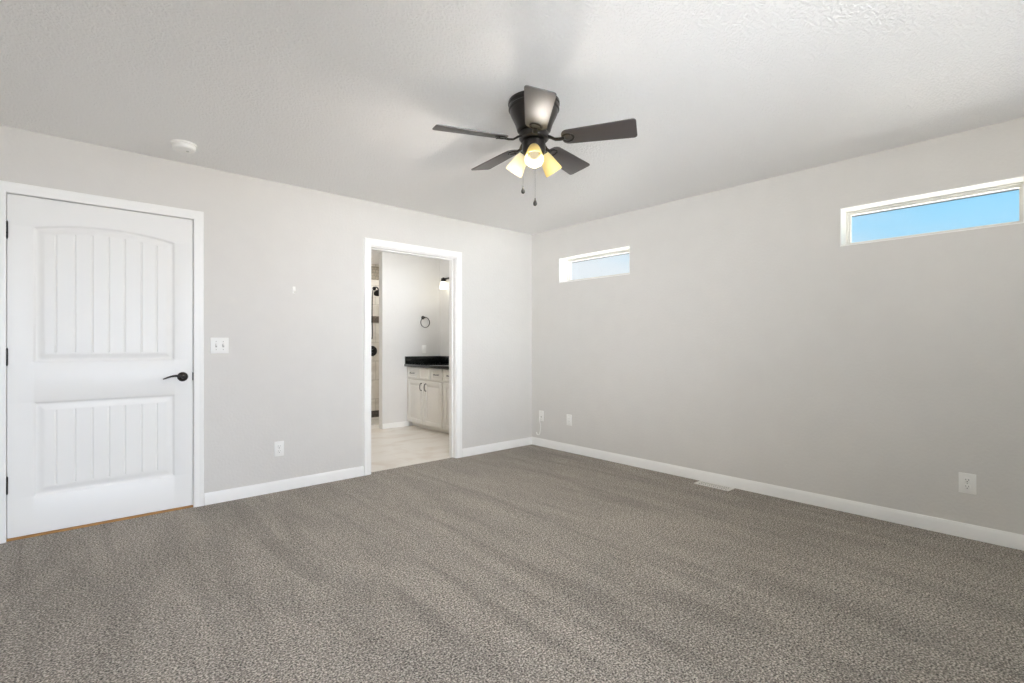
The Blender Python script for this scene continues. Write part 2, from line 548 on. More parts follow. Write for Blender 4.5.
# bathroom shell
m = MB(); m.box(-2.6, BXE, 0.050, 3.15, -0.12, -0.002)
struct(m.build('floor_bathroom', M['floor_tile']), 'pale marble-look tile floor seen through the doorway', 'floor')
m = MB(); m.box(BXE, BXE2, TN, 3.25, 0, H)
struct(m.build('wall_bathroom_right', M['bath_wall']), 'white bathroom wall behind the vanity light', 'wall')
m = MB(); m.box(-0.825, BXE, BYN, BYN+0.10, 0, H)
struct(m.build('wall_bathroom_end', M['bath_wall']), 'white bathroom wall holding the towel ring', 'wall')
m = MB(); m.box(-2.75, -2.6, TN, 3.25, 0, H)
struct(m.build('wall_bathroom_left', M['bath_wall']), 'white bathroom wall left of the doorway', 'wall')
m = MB(); m.box(-2.6, BXE, 3.15, 3.30, 0, H)
shw = m.build('wall_shower', M['shower_tile'])
struct(shw, 'cream tiled shower wall seen as a narrow strip at the left of the doorway', 'wall')
m = MB(); m.box(-1.6, BXE-0.002, 3.140, 3.152, 1.508, 1.612)
m.build('accent_band', M['accent_tile'], shw, label='taupe mosaic accent band')
m = MB(); m.box(-1.6, BXE-0.002, 3.138, 3.152, 2.19, H-0.04)
m.build('upper_border', M['beige_tile'], shw, label='beige mosaic border near the ceiling')
m = MB(); m.box(-1.6, BXE-0.002, 3.130, 3.149, 0.012, 0.115)
m.build('base_band', M['pan_tile'], shw, label='dark tiled band at the foot of the shower wall')
m = MB(); m.box(-1.6, BXE-0.002, 2.50, 3.1495, 0.0, 0.012)
m.build('shower_pan', M['shower_tile'], shw, label='cream tiled shower floor')

# hallway box behind the bedroom door, added to stop skylight leaking in
m = MB(); m.box(-4.95, -2.75, TN, 1.45, -0.12, -0.001)
struct(m.build('floor_hall_added', M['carpet']), 'unseen carpeted hallway floor added behind the closed door against light leaks', 'floor')
m = MB(); m.box(-4.95, -2.75, 1.30, 1.45, 0, H); m.box(-4.95, -4.80, TN, 1.30, 0, H)
struct(m.build('wall_hall_added', M['wall']), 'unseen hallway wall added behind the closed door to block light leaks', 'wall')

# outdoors
m = MB(); m.box(-25, 40, -40, 40, -0.60, -0.45)  # unseen pale ground, added to bounce sunlight up through the windows
struct(m.build('ground', M['ground']), 'pale ground added outside the house to bounce sunlight indoors', 'ground')
m = MB()
m.box(TE+0.01, 0.78, -6.5, 1.2, 2.205, 2.222); m.box(0.75, 0.78, -6.5, 1.2, 2.205, 2.36)
struct(m.build('trim_eave', M['soffit']), 'dark roof eave just above the glass of the small windows', 'eave')

m = MB()  # unseen eave, added to block direct sun at the west window
m.box(-5.95, -4.80, -6.5, 1.6, 2.205, 2.222); m.box(-5.95, -5.92, -6.5, 1.6, 2.222, 2.36)
struct(m.build('trim_added_eave_west', M['soffit']), 'unseen dark roof eave added to keep sun out of the west window', 'eave')

# ------------------------------------------------------------------ baseboards
def base_run(a, b_, nrm, hgt=0.085, th=0.014):
    """baseboard with eased top between floor points a and b_, nrm points into the room"""
    a, b_, nrm = Vector((*a, 0)), Vector((*b_, 0)), Vector((*nrm, 0))
    prof = [(0, 0), (th, 0), (th, hgt-0.022), (th*0.72, hgt-0.010), (th*0.45, hgt), (0, hgt)]
    b = bmesh.new(); rings = []
    for p in (a, b_):
        rings.append([b.verts.new(p + nrm*u + Vector((0, 0, v))) for u, v in prof])
    n = len(prof)
    for i in range(n):
        j = (i+1) % n
        b.faces.new((rings[0][i], rings[0][j], rings[1][j], rings[1][i]))
    b.faces.new(rings[0]); b.faces.new(rings[1])
    bmesh.ops.recalc_face_normals(b, faces=list(b.faces))
    return b
CW = 0.062    # casing width
m = MB()
for a, b_ in (((XW, -0.0002), (DX0-CW, -0.0002)), ((DX1+CW, -0.0002), (OX0-CW, -0.0002)), ((OX1+CW, -0.0002), (-0.0142, -0.0002))):
    m.merge(base_run(a, b_, (0, -1)))
struct(m.build('baseboard_left', M['trim'], angle=20), 'white baseboard along the wall with the doors', 'baseboard')
m = MB(); m.merge(base_run((-0.0002, YS), (-0.0002, -0.0002), (-1, 0)))
struct(m.build('baseboard_right', M['trim'], angle=20), 'white baseboard along the grey wall with the small windows', 'baseboard')
m = MB(); m.merge(base_run((-0.825, BYN-0.0002), (-0.425, BYN-0.0002), (0, -1), 0.072))
struct(m.build('baseboard_bathroom', M['trim'], angle=20), 'white baseboard at the foot of the bathroom end wall', 'baseboard')
m = MB(); m.merge(base_run((XW, YS+0.0002), (-0.0142, YS+0.0002), (0, 1)))
struct(m.build('baseboard_back', M['trim'], angle=20), 'white baseboard along the wall behind the camera', 'baseboard')
m = MB(); m.merge(base_run((XW+0.0002, YS+0.0142), (XW+0.0002, -0.0142), (1, 0)))
struct(m.build('baseboard_west', M['trim'], angle=20), 'white baseboard along the wall beside the camera', 'baseboard')

# ------------------------------------------------------------------ door casing profile
def casing(m, x0, x1, zt, y=-0.0002, w=CW, sgn=-1, th=0.017):
    """three mitred casing legs round an opening x0..x1 up to zt on the plane y, with a stepped profile"""
    prof = [(0.0, 0.0), (0.0, th*0.55), (0.006, th*0.72), (w*0.45, th*0.86), (w*0.55, th*0.80), (w*0.82, th), (w-0.004, th), (w, th*0.8), (w, 0.0)]
    b = bmesh.new()
    path = [((x0, 0.0), (-1, 0)), ((x0, zt), (-1, 1)), ((x1, zt), (1, 1)), ((x1, 0.0), (1, 0))]
    rings = []
    for (px_, pz), (dx, dz) in path:
        rings.append([b.verts.new((px_+dx*u, y+sgn*v, pz+dz*u)) for u, v in prof])
    n = len(prof)
    for A, B in zip(rings, rings[1:]):
        for i in range(n):
            j = (i+1) % n
            b.faces.new((A[i], A[j], B[j], B[i]))
    b.faces.new(rings[0]); b.faces.new(rings[-1])
    bmesh.ops.recalc_face_normals(b, faces=list(b.faces))
    m.merge(b)

# ------------------------------------------------------------------ door_1 : closed white door
d1 = empty('door_1', ((DX0+DX1)/2, 0.0, 0.0))
struct(d1, 'white two-panel arch-top plank door with black lever and hinges', 'door')
ox = d1.location.x
m = MB(); casing(m, DX0-ox+0.004, DX1-ox-0.004, DZ-0.004)
m.build('casing', M['trim'], d1, angle=18)
m = MB()
m.box(DX0-ox+0.0005, DX0-ox+0.004, 0.0, TN, 0, DZ-0.004); m.box(DX1-ox-0.004, DX1-ox-0.0005, 0.0, TN, 0, DZ-0.004)
m.box(DX0-ox+0.0005, DX1-ox-0.0005, 0.0, TN, DZ-0.004, DZ-0.0005)
m.box(DX0-ox+0.004, DX0-ox+0.016, 0.047, 0.08, 0, DZ-0.004); m.box(DX1-ox-0.016, DX1-ox-0.004, 0.047, 0.08, 0, DZ-0.004)
m.build('jamb', M['trim'], d1)
def door_leaf():
    x0, x1, z0, z1 = DX0+0.0075, DX1-0.0075, 0.016, DZ-0.0085
    groove_x = [-4.074, -3.986, -3.903, -3.821, -3.739, -3.651, -3.567]
    PX0, PX1 = -4.176, -3.463
    up_b, up_side, up_mid = 1.048, 1.868, 1.913
    lo_b, lo_t = 0.238, 0.812
    Rarc = ((PX1-PX0)**2/4 + (up_mid-up_side)**2)/(2*(up_mid-up_side))
    cx, cz = (PX0+PX1)/2, up_mid-Rarc
    def sm(t):
        t = max(0, min(1, t)); return t*t*(3-2*t)
    def depth(x, z):
        best = None
        d = min(x-PX0, PX1-x)
        if z < (lo_t+up_b)/2:
            d = min(d, z-lo_b, lo_t-z)
        else:
            d = min(d, z-up_b, Rarc-math.hypot(x-cx, z-cz))
        if d <= 0: return 0.0
        dep = 0.011*sm(d/0.016)
        if d > 0.020: dep = 0.011 - 0.007*sm((d-0.020)/0.036)
        if d > 0.058:
            for g in groove_x:
                q = abs(x-g)
                if q < 0.007: dep += 0.0045*(1-q/0.007)
        return dep
    xs = set([x0, x1]); zs = set([z0, z1])
    def ramp(S, a, b_, n):
        for i in range(n+1): S.add(a+(b_-a)*i/n)
    ramp(xs, PX0, PX0+0.064, 18); ramp(xs, PX1-0.064, PX1, 18)
    for g in groove_x:
        for q in (-0.0071, 0, 0.0071): xs.add(g+q)
    ramp(xs, PX0+0.064, PX1-0.064, 24)
    ramp(zs, lo_b, lo_b+0.064, 18); ramp(zs, lo_t-0.064, lo_t, 18)
    ramp(zs, up_b, up_b+0.064, 18); ramp(zs, up_side-0.075, up_mid+0.002, 60)
    xs = sorted(xs); zs = sorted(zs)
    b = bmesh.new()
    G = [[b.verts.new((x-ox, 0.006+depth(x, z), z)) for x in xs] for z in zs]
    for j in range(len(zs)-1):
        for i in range(len(xs)-1):
            b.faces.new((G[j][i], G[j][i+1], G[j+1][i+1], G[j+1][i]))
    # back and edges
    yb = 0.041
    rim = [G[0][i] for i in range(len(xs))] + [G[j][-1] for j in range(1, len(zs))] + [G[-1][i] for i in range(len(xs)-2, -1, -1)] + [G[j][0] for j in range(len(zs)-2, 0, -1)]
    bk = [b.verts.new((v.co.x, yb, v.co.z)) for v in rim]
    n = len(rim)
    for i in range(n):
        j = (i+1) % n
        b.faces.new((rim[i], rim[j], bk[j], bk[i]))
    b.faces.new(bk)
    bmesh.ops.recalc_face_normals(b, faces=list(b.faces))
    mm = MB(); mm.merge(b); return mm
door_leaf().build('door_leaf', M['door'], d1, angle=30)
m = MB(); m.box(DX0-ox+0.004, DX1-ox-0.004, 0.0, 0.05, 0.0, 0.012, 0.002)
m.build('threshold', M['wood_strip'], d1, label='bare wood strip under the door')
for zc in (1.832, 1.085, 0.330):
    m = MB()
    xk = DX0-ox+0.006
    m.lathe([(0.0, -0.048), (0.0065, -0.048), (0.0065, 0.048), (0.0, 0.048)], 14, Matrix.Translation((xk-0.001, -0.004, zc)))
    for q in (-0.016, 0.016): m.lathe([(0.0068, -0.001), (0.0068, 0.001)], 14, Matrix.Translation((xk-0.001, -0.004, zc+q)))
    m.sphere((xk-0.001, -0.004, zc+0.050), 0.005); m.sphere((xk-0.001, -0.004, zc-0.050), 0.005)
    m.build('hinge', M['black_metal'], d1)
lv = MB()
lx, lz = -3.419-ox, 0.932
RY = Matrix.Rotation(PI/2, 4, 'X')
lv.lathe([(0.0, 0.0), (0.033, 0.0), (0.033, 0.004), (0.029, 0.010), (0.018, 0.014), (0.013, 0.020), (0.0125, 0.045), (0.0, 0.046)], 32, Matrix.Translation((lx, 0.006, lz)) @ RY)
lev = lv.build('lever_handle', M['bronze'], d1, label='oil-rubbed bronze lever handle')
lv = MB()
pts, rad = [], []
for i in range(15):
    t = i/14
    pts.append((lx+0.004-0.122*t, -0.040+0.004*math.sin(PI*t), lz+0.010*math.sin(PI*t*1.15)-0.006*t*t))
    rad.append(0.0105*(1-0.62*t))
lv.tube(pts, rad, 12)
lv.build('lever', M['bronze'], lev)
m = MB(); m.box(DX1-ox-0.010, DX1-ox-0.0035, -0.0035, 0.006, lz-0.028, lz+0.028, 0.001)
m.build('strike_plate', M['black_metal'], d1)

# ------------------------------------------------------------------ trim_1 : cased bathroom doorway
t1 = empty('trim_1', ((OX0+OX1)/2, 0, 0))
struct(t1, 'white casing and jamb around the open bathroom doorway', 'doorway trim')
ox = t1.location.x
m = MB(); casing(m, OX0-ox+0.005, OX1-ox-0.005, OZ-0.005); casing(m, OX0-ox+0.005, OX1-ox-0.005, OZ-0.005, y=TN+0.0002, sgn=1)
m.build('casing', M['trim'], t1, angle=18)
m = MB()
m.box(OX0-ox+0.0005, OX0-ox+0.014, 0, TN, 0, OZ-0.014); m.box(OX1-ox-0.014, OX1-ox-0.0005, 0, TN, 0, OZ-0.014)
m.box(OX0-ox+0.0005, OX1-ox-0.0005, 0, TN, OZ-0.014, OZ-0.0005)
m.build('jamb', M['trim'], t1)
m = MB()
for a in (OX0-ox+0.014, OX1-ox-0.026):
    m.box(a, a+0.012, 0.045, 0.078, 0, OZ-0.026, 0.0015)
m.box(OX0-ox+0.014, OX1-ox-0.014, 0.045, 0.078, OZ-0.026, OZ-0.014, 0.0015)
m.build('door_stop', M['trim'], t1)

# ------------------------------------------------------------------ windows
def small_window(name, W, label):
    y0, y1, z0, z1 = W
    yc, zc = (y0+y1)/2, z0
    w = empty(name, (0.13, yc, z0))
    struct(w, label, 'window')
    hw, hh = (y1-y0)/2, z1-z0
    # recess liner; its white stands in for sunlight on the returns
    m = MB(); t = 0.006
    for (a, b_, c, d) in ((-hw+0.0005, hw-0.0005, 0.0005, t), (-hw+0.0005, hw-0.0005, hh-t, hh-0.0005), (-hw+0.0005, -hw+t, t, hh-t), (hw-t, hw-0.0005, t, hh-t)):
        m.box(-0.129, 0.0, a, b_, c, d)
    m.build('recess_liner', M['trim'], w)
    m = MB(); f = 0.012
    def ring(m, x0, x1, e, wd, bev, low, up):
        a, b_, c, d = -hw+e, hw-e, e+up, hh-e
        m.box(x0, x1, a, b_, c, c+wd+low, bev); m.box(x0, x1, a, b_, d-wd, d, bev)
        m.box(x0, x1, a, a+wd, c+wd+low, d-wd, bev); m.box(x0, x1, b_-wd, b_, c+wd+low, d-wd, bev)
    ring(m, 0.0, 0.062, t, f, 0.002, 0.015, 0.0)
    m.build('frame', M['vinyl'], w)
    m = MB(); ring(m, 0.016, 0.046, t+f, 0.009, 0.0025, 0.0, 0.015)
    m.build('glazing_bead', M['vinyl'], w)
    m = MB(); e = t+f+0.008
    m.box(0.028, 0.034, -hw+e, hw-e, e+0.015, hh-e)
    m.build('pane', M['glass'], w)
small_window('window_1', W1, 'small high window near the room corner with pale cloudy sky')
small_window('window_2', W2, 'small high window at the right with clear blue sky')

def big_window(name, mapf, w_, h_, label, loc, rot):
    w = empty(name, loc, rot)
    struct(w, label, 'window')
    m = MB(); f = 0.05
    hw = w_/2
    for (a, b_, c, d) in ((-hw, hw, 0, f), (-hw, hw, h_-f, h_), (-hw, -hw+f, f, h_-f), (hw-f, hw, f, h_-f), (-0.03, 0.03, f, h_-f)):
        m.box(a, b_, 0.075, 0.135, c, d, 0.003)
    m.build('frame', M['vinyl'], w)
    m = MB(); m.box(-hw+0.04, hw-0.04, 0.102, 0.108, 0.04, h_-0.04)
    m.build('pane', M['glass'], w)
    m = MB(); m.box(-hw-0.04, hw+0.04, -0.035, -0.0005, -0.022, -0.001, 0.004); m.box(-hw+0.001, hw-0.001, -0.0005, 0.075, -0.022+0.0225, 0.006)
    m.build('sill', M['trim'], w)
big_window('window_3', None, SW[1]-SW[0], SW[3]-SW[2], 'wide white-framed window assumed behind the camera', ((SW[0]+SW[1])/2, YS, SW[2]), (0, 0, PI))  # assumed window, out of view, placed for the south fill lamps

big_window('window_5', None, WW[1]-WW[0], WW[3]-WW[2], 'white-framed window added beside and behind the camera', (XW, (WW[0]+WW[1])/2, WW[2]), (0, 0, PI/2))  # unseen window, added as an opening for the west fill lamp
big_window('window_4', None, EW[1]-EW[0], EW[3]-EW[2], 'tall white-framed window assumed further along the grey wall', (0, (EW[0]+EW[1])/2, EW[2]), (0, 0, -PI/2))  # assumed window, out of view, where the east fill lamp shines in

# ------------------------------------------------------------------ ceiling fan
FX, FY = -2.178, -2.264
fan = empty('ceiling_fan', (FX, FY, H))
tag(fan, 'dark bronze flush-mount ceiling fan with five espresso blades and three lit shades', 'ceiling fan')
YAW = math.radians(48.25-90)          # building direction of the fan's own x axis
def az(deg): return math.radians(deg) + YAW
m = MB()
m.lathe([(0.0, -0.0005), (0.134, -0.0005), (0.136, -0.006), (0.136, -0.016), (0.131, -0.020), (0.131, -0.030), (0.134, -0.034), (0.134, -0.044), (0.127, -0.050), (0.125, -0.062), (0.118, -0.078), (0.108, -0.098), (0.098, -0.120), (0.092, -0.140), (0.088, -0.152), (0.070, -0.160), (0.0, -0.161)], 56)
m.build('motor_housing', M['bronze'], fan)
m = MB()
m.lathe([(0.0, -0.160), (0.072, -0.160), (0.078, -0.168), (0.078, -0.196), (0.070, -0.204), (0.0, -0.204)], 48)
m.build('flywheel', M['bronze'], fan)
m = MB()
m.lathe([(0.0, -0.203), (0.045, -0.203), (0.058, -0.210), (0.062, -0.226), (0.062, -0.262), (0.055, -0.276), (0.036, -0.288), (0.016, -0.296), (0.010, -0.306), (0.0, -0.308)], 44)
m.build('light_fitter', M['bronze'], fan)
ZB = -0.205
def blade_poly():
    pts = []
    r0, r1, w0, w1 = 0.150, 0.528, 0.055, 0.071
    def corner(cx, cy, r, a0, a1, n=7):
        for i in range(n+1):
            a = a0+(a1-a0)*i/n
            pts.append((cx+r*math.cos(a), cy+r*math.sin(a)))
    corner(r1-0.017, w1-0.017, 0.017, PI/2, 0); corner(r1-0.017, -w1+0.017, 0.017, 0, -PI/2)
    corner(r0+0.036, -w0+0.036, 0.036, -PI/2, -PI); corner(r0+0.036, w0-0.036, 0.036, PI, PI/2)
    return pts
PITCH = math.radians(14)
for k in range(5):
    ang = az(270.5+72*k)
    base = Matrix.Rotation(ang, 4, 'Z') @ Matrix.Translation((0, 0, ZB)) @ Matrix.Rotation(-PITCH, 4, 'X')
    m = MB(); m.prism(blade_poly(), -0.003, 0.003, None, 0.0015)
    bl = m.build('blade', M['blade'], fan)
    bl.matrix_basis = base
    # blade iron: arm from the flywheel, ring-shaped foot under the blade root
    m = MB()
    m.tube([(0.066, 0, 0.018), (0.090, 0, 0.010), (0.115, 0, -0.006), (0.140, 0, -0.0085), (0.165, 0, -0.007)], [0.011, 0.010, 0.009, 0.009, 0.008], 10, flat=(1.5, 0.6))
    m.torus(Matrix.Translation((0.182, 0, -0.0055)) @ Matrix.Diagonal((1.0, 1.0, 0.55, 1)), 0.029, 0.006, 32, 8)
    for sx, sy in ((0.155, 0.0), (0.197, 0.025), (0.197, -0.025)):
        m.sphere((sx, sy, -0.0085), 0.005, (1, 1, 0.6), 10, 6)
    m.build('blade_iron', M['bronze'], bl)
def shade_profile():
    out = [(0.021, 0.000), (0.026, -0.006), (0.031, -0.020), (0.037, -0.045), (0.043, -0.075), (0.0475, -0.100), (0.049, -0.112)]
    inn = [(r-0.003, z) for r, z in reversed(out)]
    return out + inn
for deg, mt in ((268, 'shade'), (28, 'shade'), (148, 'shade_bright')):
    T = Matrix.Rotation(az(deg), 4, 'Z') @ Matrix.Translation((0.058, 0, -0.262)) @ Matrix.Rotation(-math.radians(38), 4, 'Y')
    m = MB(); m.lathe([(0.0, 0.030), (0.014, 0.030), (0.015, 0.006), (0.025, 0.002), (0.0255, -0.010), (0.0, -0.011)], 28, T)
    hold = m.build('shade_holder', M['bronze'], fan)
    m = MB(); m.lathe(shade_profile(), 40, T, cap=False)
    m.build('lamp_shade', M[mt], hold, label='lit cream glass bell shade')
    m = MB(); m.lathe([(0.0, -0.010), (0.012, -0.012), (0.013, -0.030), (0.020, -0.044), (0.0245, -0.060), (0.0225, -0.075), (0.014, -0.086), (0.0, -0.090)], 24, T)
    m.build('bulb', M['bulb'], hold)
    ld = bpy.data.lights.new('fan_bulb_light', 'POINT')
    ld.energy = 31.0 if mt == 'shade_bright' else (3.2 if deg > 200 else 1.6)
    ld.color = (1.0, 0.92, 0.84); ld.shadow_soft_size = 0.02
    lo = bpy.data.objects.new('fan_bulb_light', ld); COL.objects.link(lo)
    lo.parent = fan
    lo.location = T @ Vector((0, 0, -0.128 if deg > 200 else -0.100))
# pull chains (fan axes: x to the right of the picture direction)
RV = Vector((math.cos(az(0)), math.sin(az(0)), 0)); DV = Vector((-RV.y, RV.x, 0))
for rr, dd, zt, zb in ((-0.058, -0.035, -0.258, -0.458), (0.004, -0.050, -0.270, -0.526)):
    p = RV*rr + DV*dd
    m = MB(); m.tube([p+Vector((0, 0, zt)), p+Vector((0, 0, zb))], 0.0006, 6)
    for i in range(int((zt-zb)/0.006)): m.sphere(p+Vector((0, 0, zt-0.006*i)), 0.0010, (1, 1, 1), 6, 4)
    ch = m.build('pull_chain', M['bronze'], fan)
    m = MB(); m.lathe([(0.0, 0.006), (0.003, 0.004), (0.0035, -0.004), (0.008, -0.014), (0.0105, -0.023), (0.009, -0.031), (0.004, -0.036), (0.0, -0.037)], 20, Matrix.Translation(p+Vector((0, 0, zb))))
    m.build('fob', M['bronze'], ch, label='dark teardrop pull-chain fob')

# ------------------------------------------------------------------ smoke detector
sd = empty('smoke_detector', (-3.467, -0.39, H))
tag(sd, 'round white smoke detector on the ceiling above the white door', 'smoke detector')
m = MB(); m.lathe([(0.0, -0.0005), (0.072, -0.0005), (0.072, -0.010), (0.069, -0.012), (0.0, -0.012)], 48); m.build('base', M['plastic'], sd)
m = MB(); m.lathe([(0.0, -0.012), (0.064, -0.012), (0.064, -0.016), (0.062, -0.0165), (0.064, -0.0175), (0.064, -0.030), (0.058, -0.038), (0.040, -0.041), (0.0, -0.042)], 48); m.build('cover', M['plastic'], sd)
m = MB(); m.lathe([(0.0, -0.0415), (0.008, -0.0415), (0.008, -0.0445), (0.0, -0.045)], 20, Matrix.Translation((0.02, 0, 0))); m.build('test_button', M['plastic_grey'], sd)

# ------------------------------------------------------------------ electrical plates
def plate_frame(name, loc, wall, label, cat, w=0.072, h=0.117, group=None):
    """empty on a wall; local x right, y out of the wall into the room, z up"""
    rot = {'left': PI, 'right': PI/2}[wall]
    o = empty(name, loc, (0, 0, rot))
    tag(o, label, cat, group or ('white wall outlets' if cat == 'outlet' else None))
    m = MB(); m.box(-w/2, w/2, 0.0003, 0.0065, -h/2, h/2, 0.0028)
    m.build('plate', M['plastic'], o)
    return o
def screw(o, x, z):
    m = MB(); m.lathe([(0.0, 0.0062), (0.0035, 0.0062), (0.003, 0.0080), (0.0, 0.0082)], 12, Matrix.Translation((x, 0, z)) @ Matrix.Rotation(-PI/2, 4, 'X'))
    m.build('screw', M['plastic_grey'], o)
def duplex(o):
    for zc in (0.0195, -0.0195):
        m = MB()
        pts = []
        for i in range(33):
            a = 2*PI*i/32
            if i == 32: break
            pts.append((max(-0.0145, min(0.0145, 0.0175*math.cos(a))), 0.0165*math.sin(a)))
        m.prism(pts, 0.006, 0.0085, Matrix.Translation((0, 0, zc)) @ Matrix(((1, 0, 0, 0), (0, 0, 1, 0), (0, 1, 0, 0), (0, 0, 0, 1))), 0.0006)
        r = m.build('receptacle', M['plastic'], o)
        m = MB()
        m.box(-0.0075, -0.0055, 0.0083, 0.0088, zc-0.001, zc+0.008); m.box(0.0055, 0.0075, 0.0083, 0.0088, zc+0.0, zc+0.007)
        m.lathe([(0.0, 0.0083), (0.0026, 0.0083), (0.0026, 0.0088), (0.0, 0.0088)], 12, Matrix.Translation((0, 0, zc-0.008)) @ Matrix.Rotation(-PI/2, 4, 'X'))
        m.build('slot_group', M['slot'], r)
    screw(o, 0, 0)
o = plate_frame('light_switch', (-3.192, 0, 1.151), 'left', 'white double toggle light switch on the wall beside the door', 'light switch', 0.118, 0.117)
for x in (-0.023, 0.023):
    m = MB(); m.box(x-0.006, x+0.006, 0.006, 0.0078, -0.013, 0.013, 0.0008)
    tg = m.build('toggle_surround', M['plastic_grey'], o)
    m = MB()
    m.prism([(-0.0045, -0.006), (0.0045, -0.006), (0.0035, 0.006), (-0.0035, 0.006)], 0.0, 0.013, Matrix.Translation((x, 0.0065, 0.001)) @ Matrix.Rotation(math.radians(-62), 4, 'X'), 0.0008)
    m.build('toggle', M['plastic'], tg)
    screw(o, x, 0.030); screw(o, x, -0.030)
o = plate_frame('electrical_outlet', (-2.781, 0, 0.336), 'left', 'white duplex outlet low on the wall between the two doorways', 'outlet'); duplex(o)
o = plate_frame('electrical_outlet', (0, -3.745, 0.327), 'right', 'white duplex outlet low on the right wall below the blue-sky window', 'outlet', 0.078, 0.120); duplex(o)
o = plate_frame('electrical_outlet', (0, -0.580, 0.346), 'right', 'plain white outlet low on the right wall, second from the corner', 'outlet')
m = MB(); m.box(-0.0165, 0.0165, 0.006, 0.0085, -0.033, 0.033, 0.001)
r = m.build('receptacle', M['plastic'], o)
for zc in (0.016, -0.016):
    m = MB(); m.box(-0.0075, -0.0058, 0.0083, 0.0088, zc, zc+0.008); m.box(0.0058, 0.0075, 0.0083, 0.0088, zc, zc+0.007)
    m.build('slot_pair', M['slot'], r)
screw(o, 0, 0.048); screw(o, 0, -0.048)
o = plate_frame('cable_jack', (0, -0.156, 0.346), 'right', 'white cable wall plate with a short cord dangling, nearest the corner', 'wall plate')
m = MB(); m.lathe([(0.0, 0.006), (0.0065, 0.006), (0.0065, 0.010), (0.0045, 0.010), (0.0045, 0.018), (0.0, 0.018)], 16, Matrix.Translation((0, 0, -0.012)) @ Matrix.Rotation(-PI/2, 4, 'X'))
m.build('connector', M['chrome'], o)
screw(o, 0, 0.042); screw(o, 0, -0.042)
m = MB()
cp = []
ctrl = [(0, 0.016, -0.012), (0, 0.030, -0.020), (0.000, 0.034, -0.050), (-0.004, 0.022, -0.095), (0.004, 0.014, -0.150), (0.020, 0.012, -0.205), (0.040, 0.012, -0.222), (0.062, 0.012, -0.214), (0.066, 0.012, -0.195)]
def catmull(P, n=8):
    P = [Vector(p) for p in P]; out = []
    for i in range(len(P)-1):
        p0, p1, p2, p3 = P[max(i-1, 0)], P[i], P[i+1], P[min(i+2, len(P)-1)]
        for k in range(n):
            t = k/n
            out.append(0.5*((2*p1)+(p2-p0)*t+(2*p0-5*p1+4*p2-p3)*t*t+(3*p1-p0-3*p2+p3)*t**3))
    out.append(P[-1]); return out
m.tube(catmull(ctrl), 0.0052, 8)
m.build('cord', M['plastic'], o, label='short white cord hanging from the plate')

# ------------------------------------------------------------------ wall hook
hk = empty('wall_hook', (-2.667, 0, 1.598))
tag(hk, 'tiny white hook on the wall between the door and the bathroom doorway', 'hook')
m = MB(); m.box(-0.011, 0.011, -0.006, -0.0003, -0.028, 0.028, 0.0025); m.build('backplate', M['plastic'], hk)
m = MB(); m.tube(catmull([(0, -0.004, -0.004), (0, -0.010, -0.014), (0, -0.018, -0.022), (0, -0.026, -0.018), (0, -0.029, -0.006)]), 0.0045, 8); m.build('hook', M['plastic'], hk)

# ------------------------------------------------------------------ floor register
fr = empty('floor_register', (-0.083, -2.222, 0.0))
tag(fr, 'white slatted floor vent set in the carpet against the right wall baseboard', 'floor vent')
hw, hl = 0.055, 0.146
m = MB()
for (a, b_, c, d) in ((-hw, hw, -hl, -hl+0.018), (-hw, hw, hl-0.018, hl), (-hw, -hw+0.018, -hl+0.018, hl-0.018), (hw-0.018, hw, -hl+0.018, hl-0.018), (-0.005, 0.005, -hl+0.018, hl-0.018)):
    m.box(a, b_, c, d, 0.0002, 0.005, 0.0012)
m.build('rim', M['register'], fr)
m = MB()
n = 15
for i in range(n):
    yy = -hl+0.018 + (2*hl-0.036)*(i+0.5)/n
    m.box(-hw+0.018, hw-0.018, yy-0.0042, yy+0.0042, 0.002, 0.0042)
m.build('slats', M['register'], fr)
m = MB(); m.box(-hw+0.010, hw-0.010, -hl+0.010, hl-0.010, 0.0002, 0.0015)  # thin dark sheet painted for the shade inside the duct
m.build('duct_shade_sheet', M['slot'], fr, label='dark sheet standing in for the shaded duct behind the slats')

# ------------------------------------------------------------------ bathroom vanity
VX = -0.46                                   # door face plane
VY0, VY1 = 0.46, BYN-0.001
van = empty('vanity_cabinet', (VX, (VY0+VY1)/2, 0.0))
tag(van, 'antique white bathroom vanity cabinet with black pulls', 'vanity cabinet')
yo = van.location.y
m = MB()
m.box(0.020, BXE-VX-0.001, VY0-yo, VY1-yo, 0.072, 0.850)
m.box(0.100, BXE-VX-0.001, VY0-yo+0.002, VY1-yo, 0.0, 0.072)
m.build('carcass', M['cabinet'], van)
def shaker(y0, y1, z0, z1, rail=0.05, raised=True):
    """frame-and-panel front in the plane x=0, facing -x"""
    m = MB()
    a, b_ = y0-yo, y1-yo
    m.box(0.0, 0.0195, a, a+rail, z0, z1, 0.002); m.box(0.0, 0.0195, b_-rail, b_, z0, z1, 0.002)
    m.box(0.0, 0.0195, a+rail, b_-rail, z0, z0+rail, 0.002); m.box(0.0, 0.0195, a+rail, b_-rail, z1-rail, z1, 0.002)
    m.box(0.009, 0.0195, a+rail-0.001, b_-rail+0.001, z0+rail-0.001, z1-rail+0.001)
    if raised and min(b_-a, z1-z0) > 2*rail+0.06:
        m.box(0.004, 0.012, a+rail+0.022, b_-rail-0.022, z0+rail+0.022, z1-rail-0.022, 0.0035)
    return m
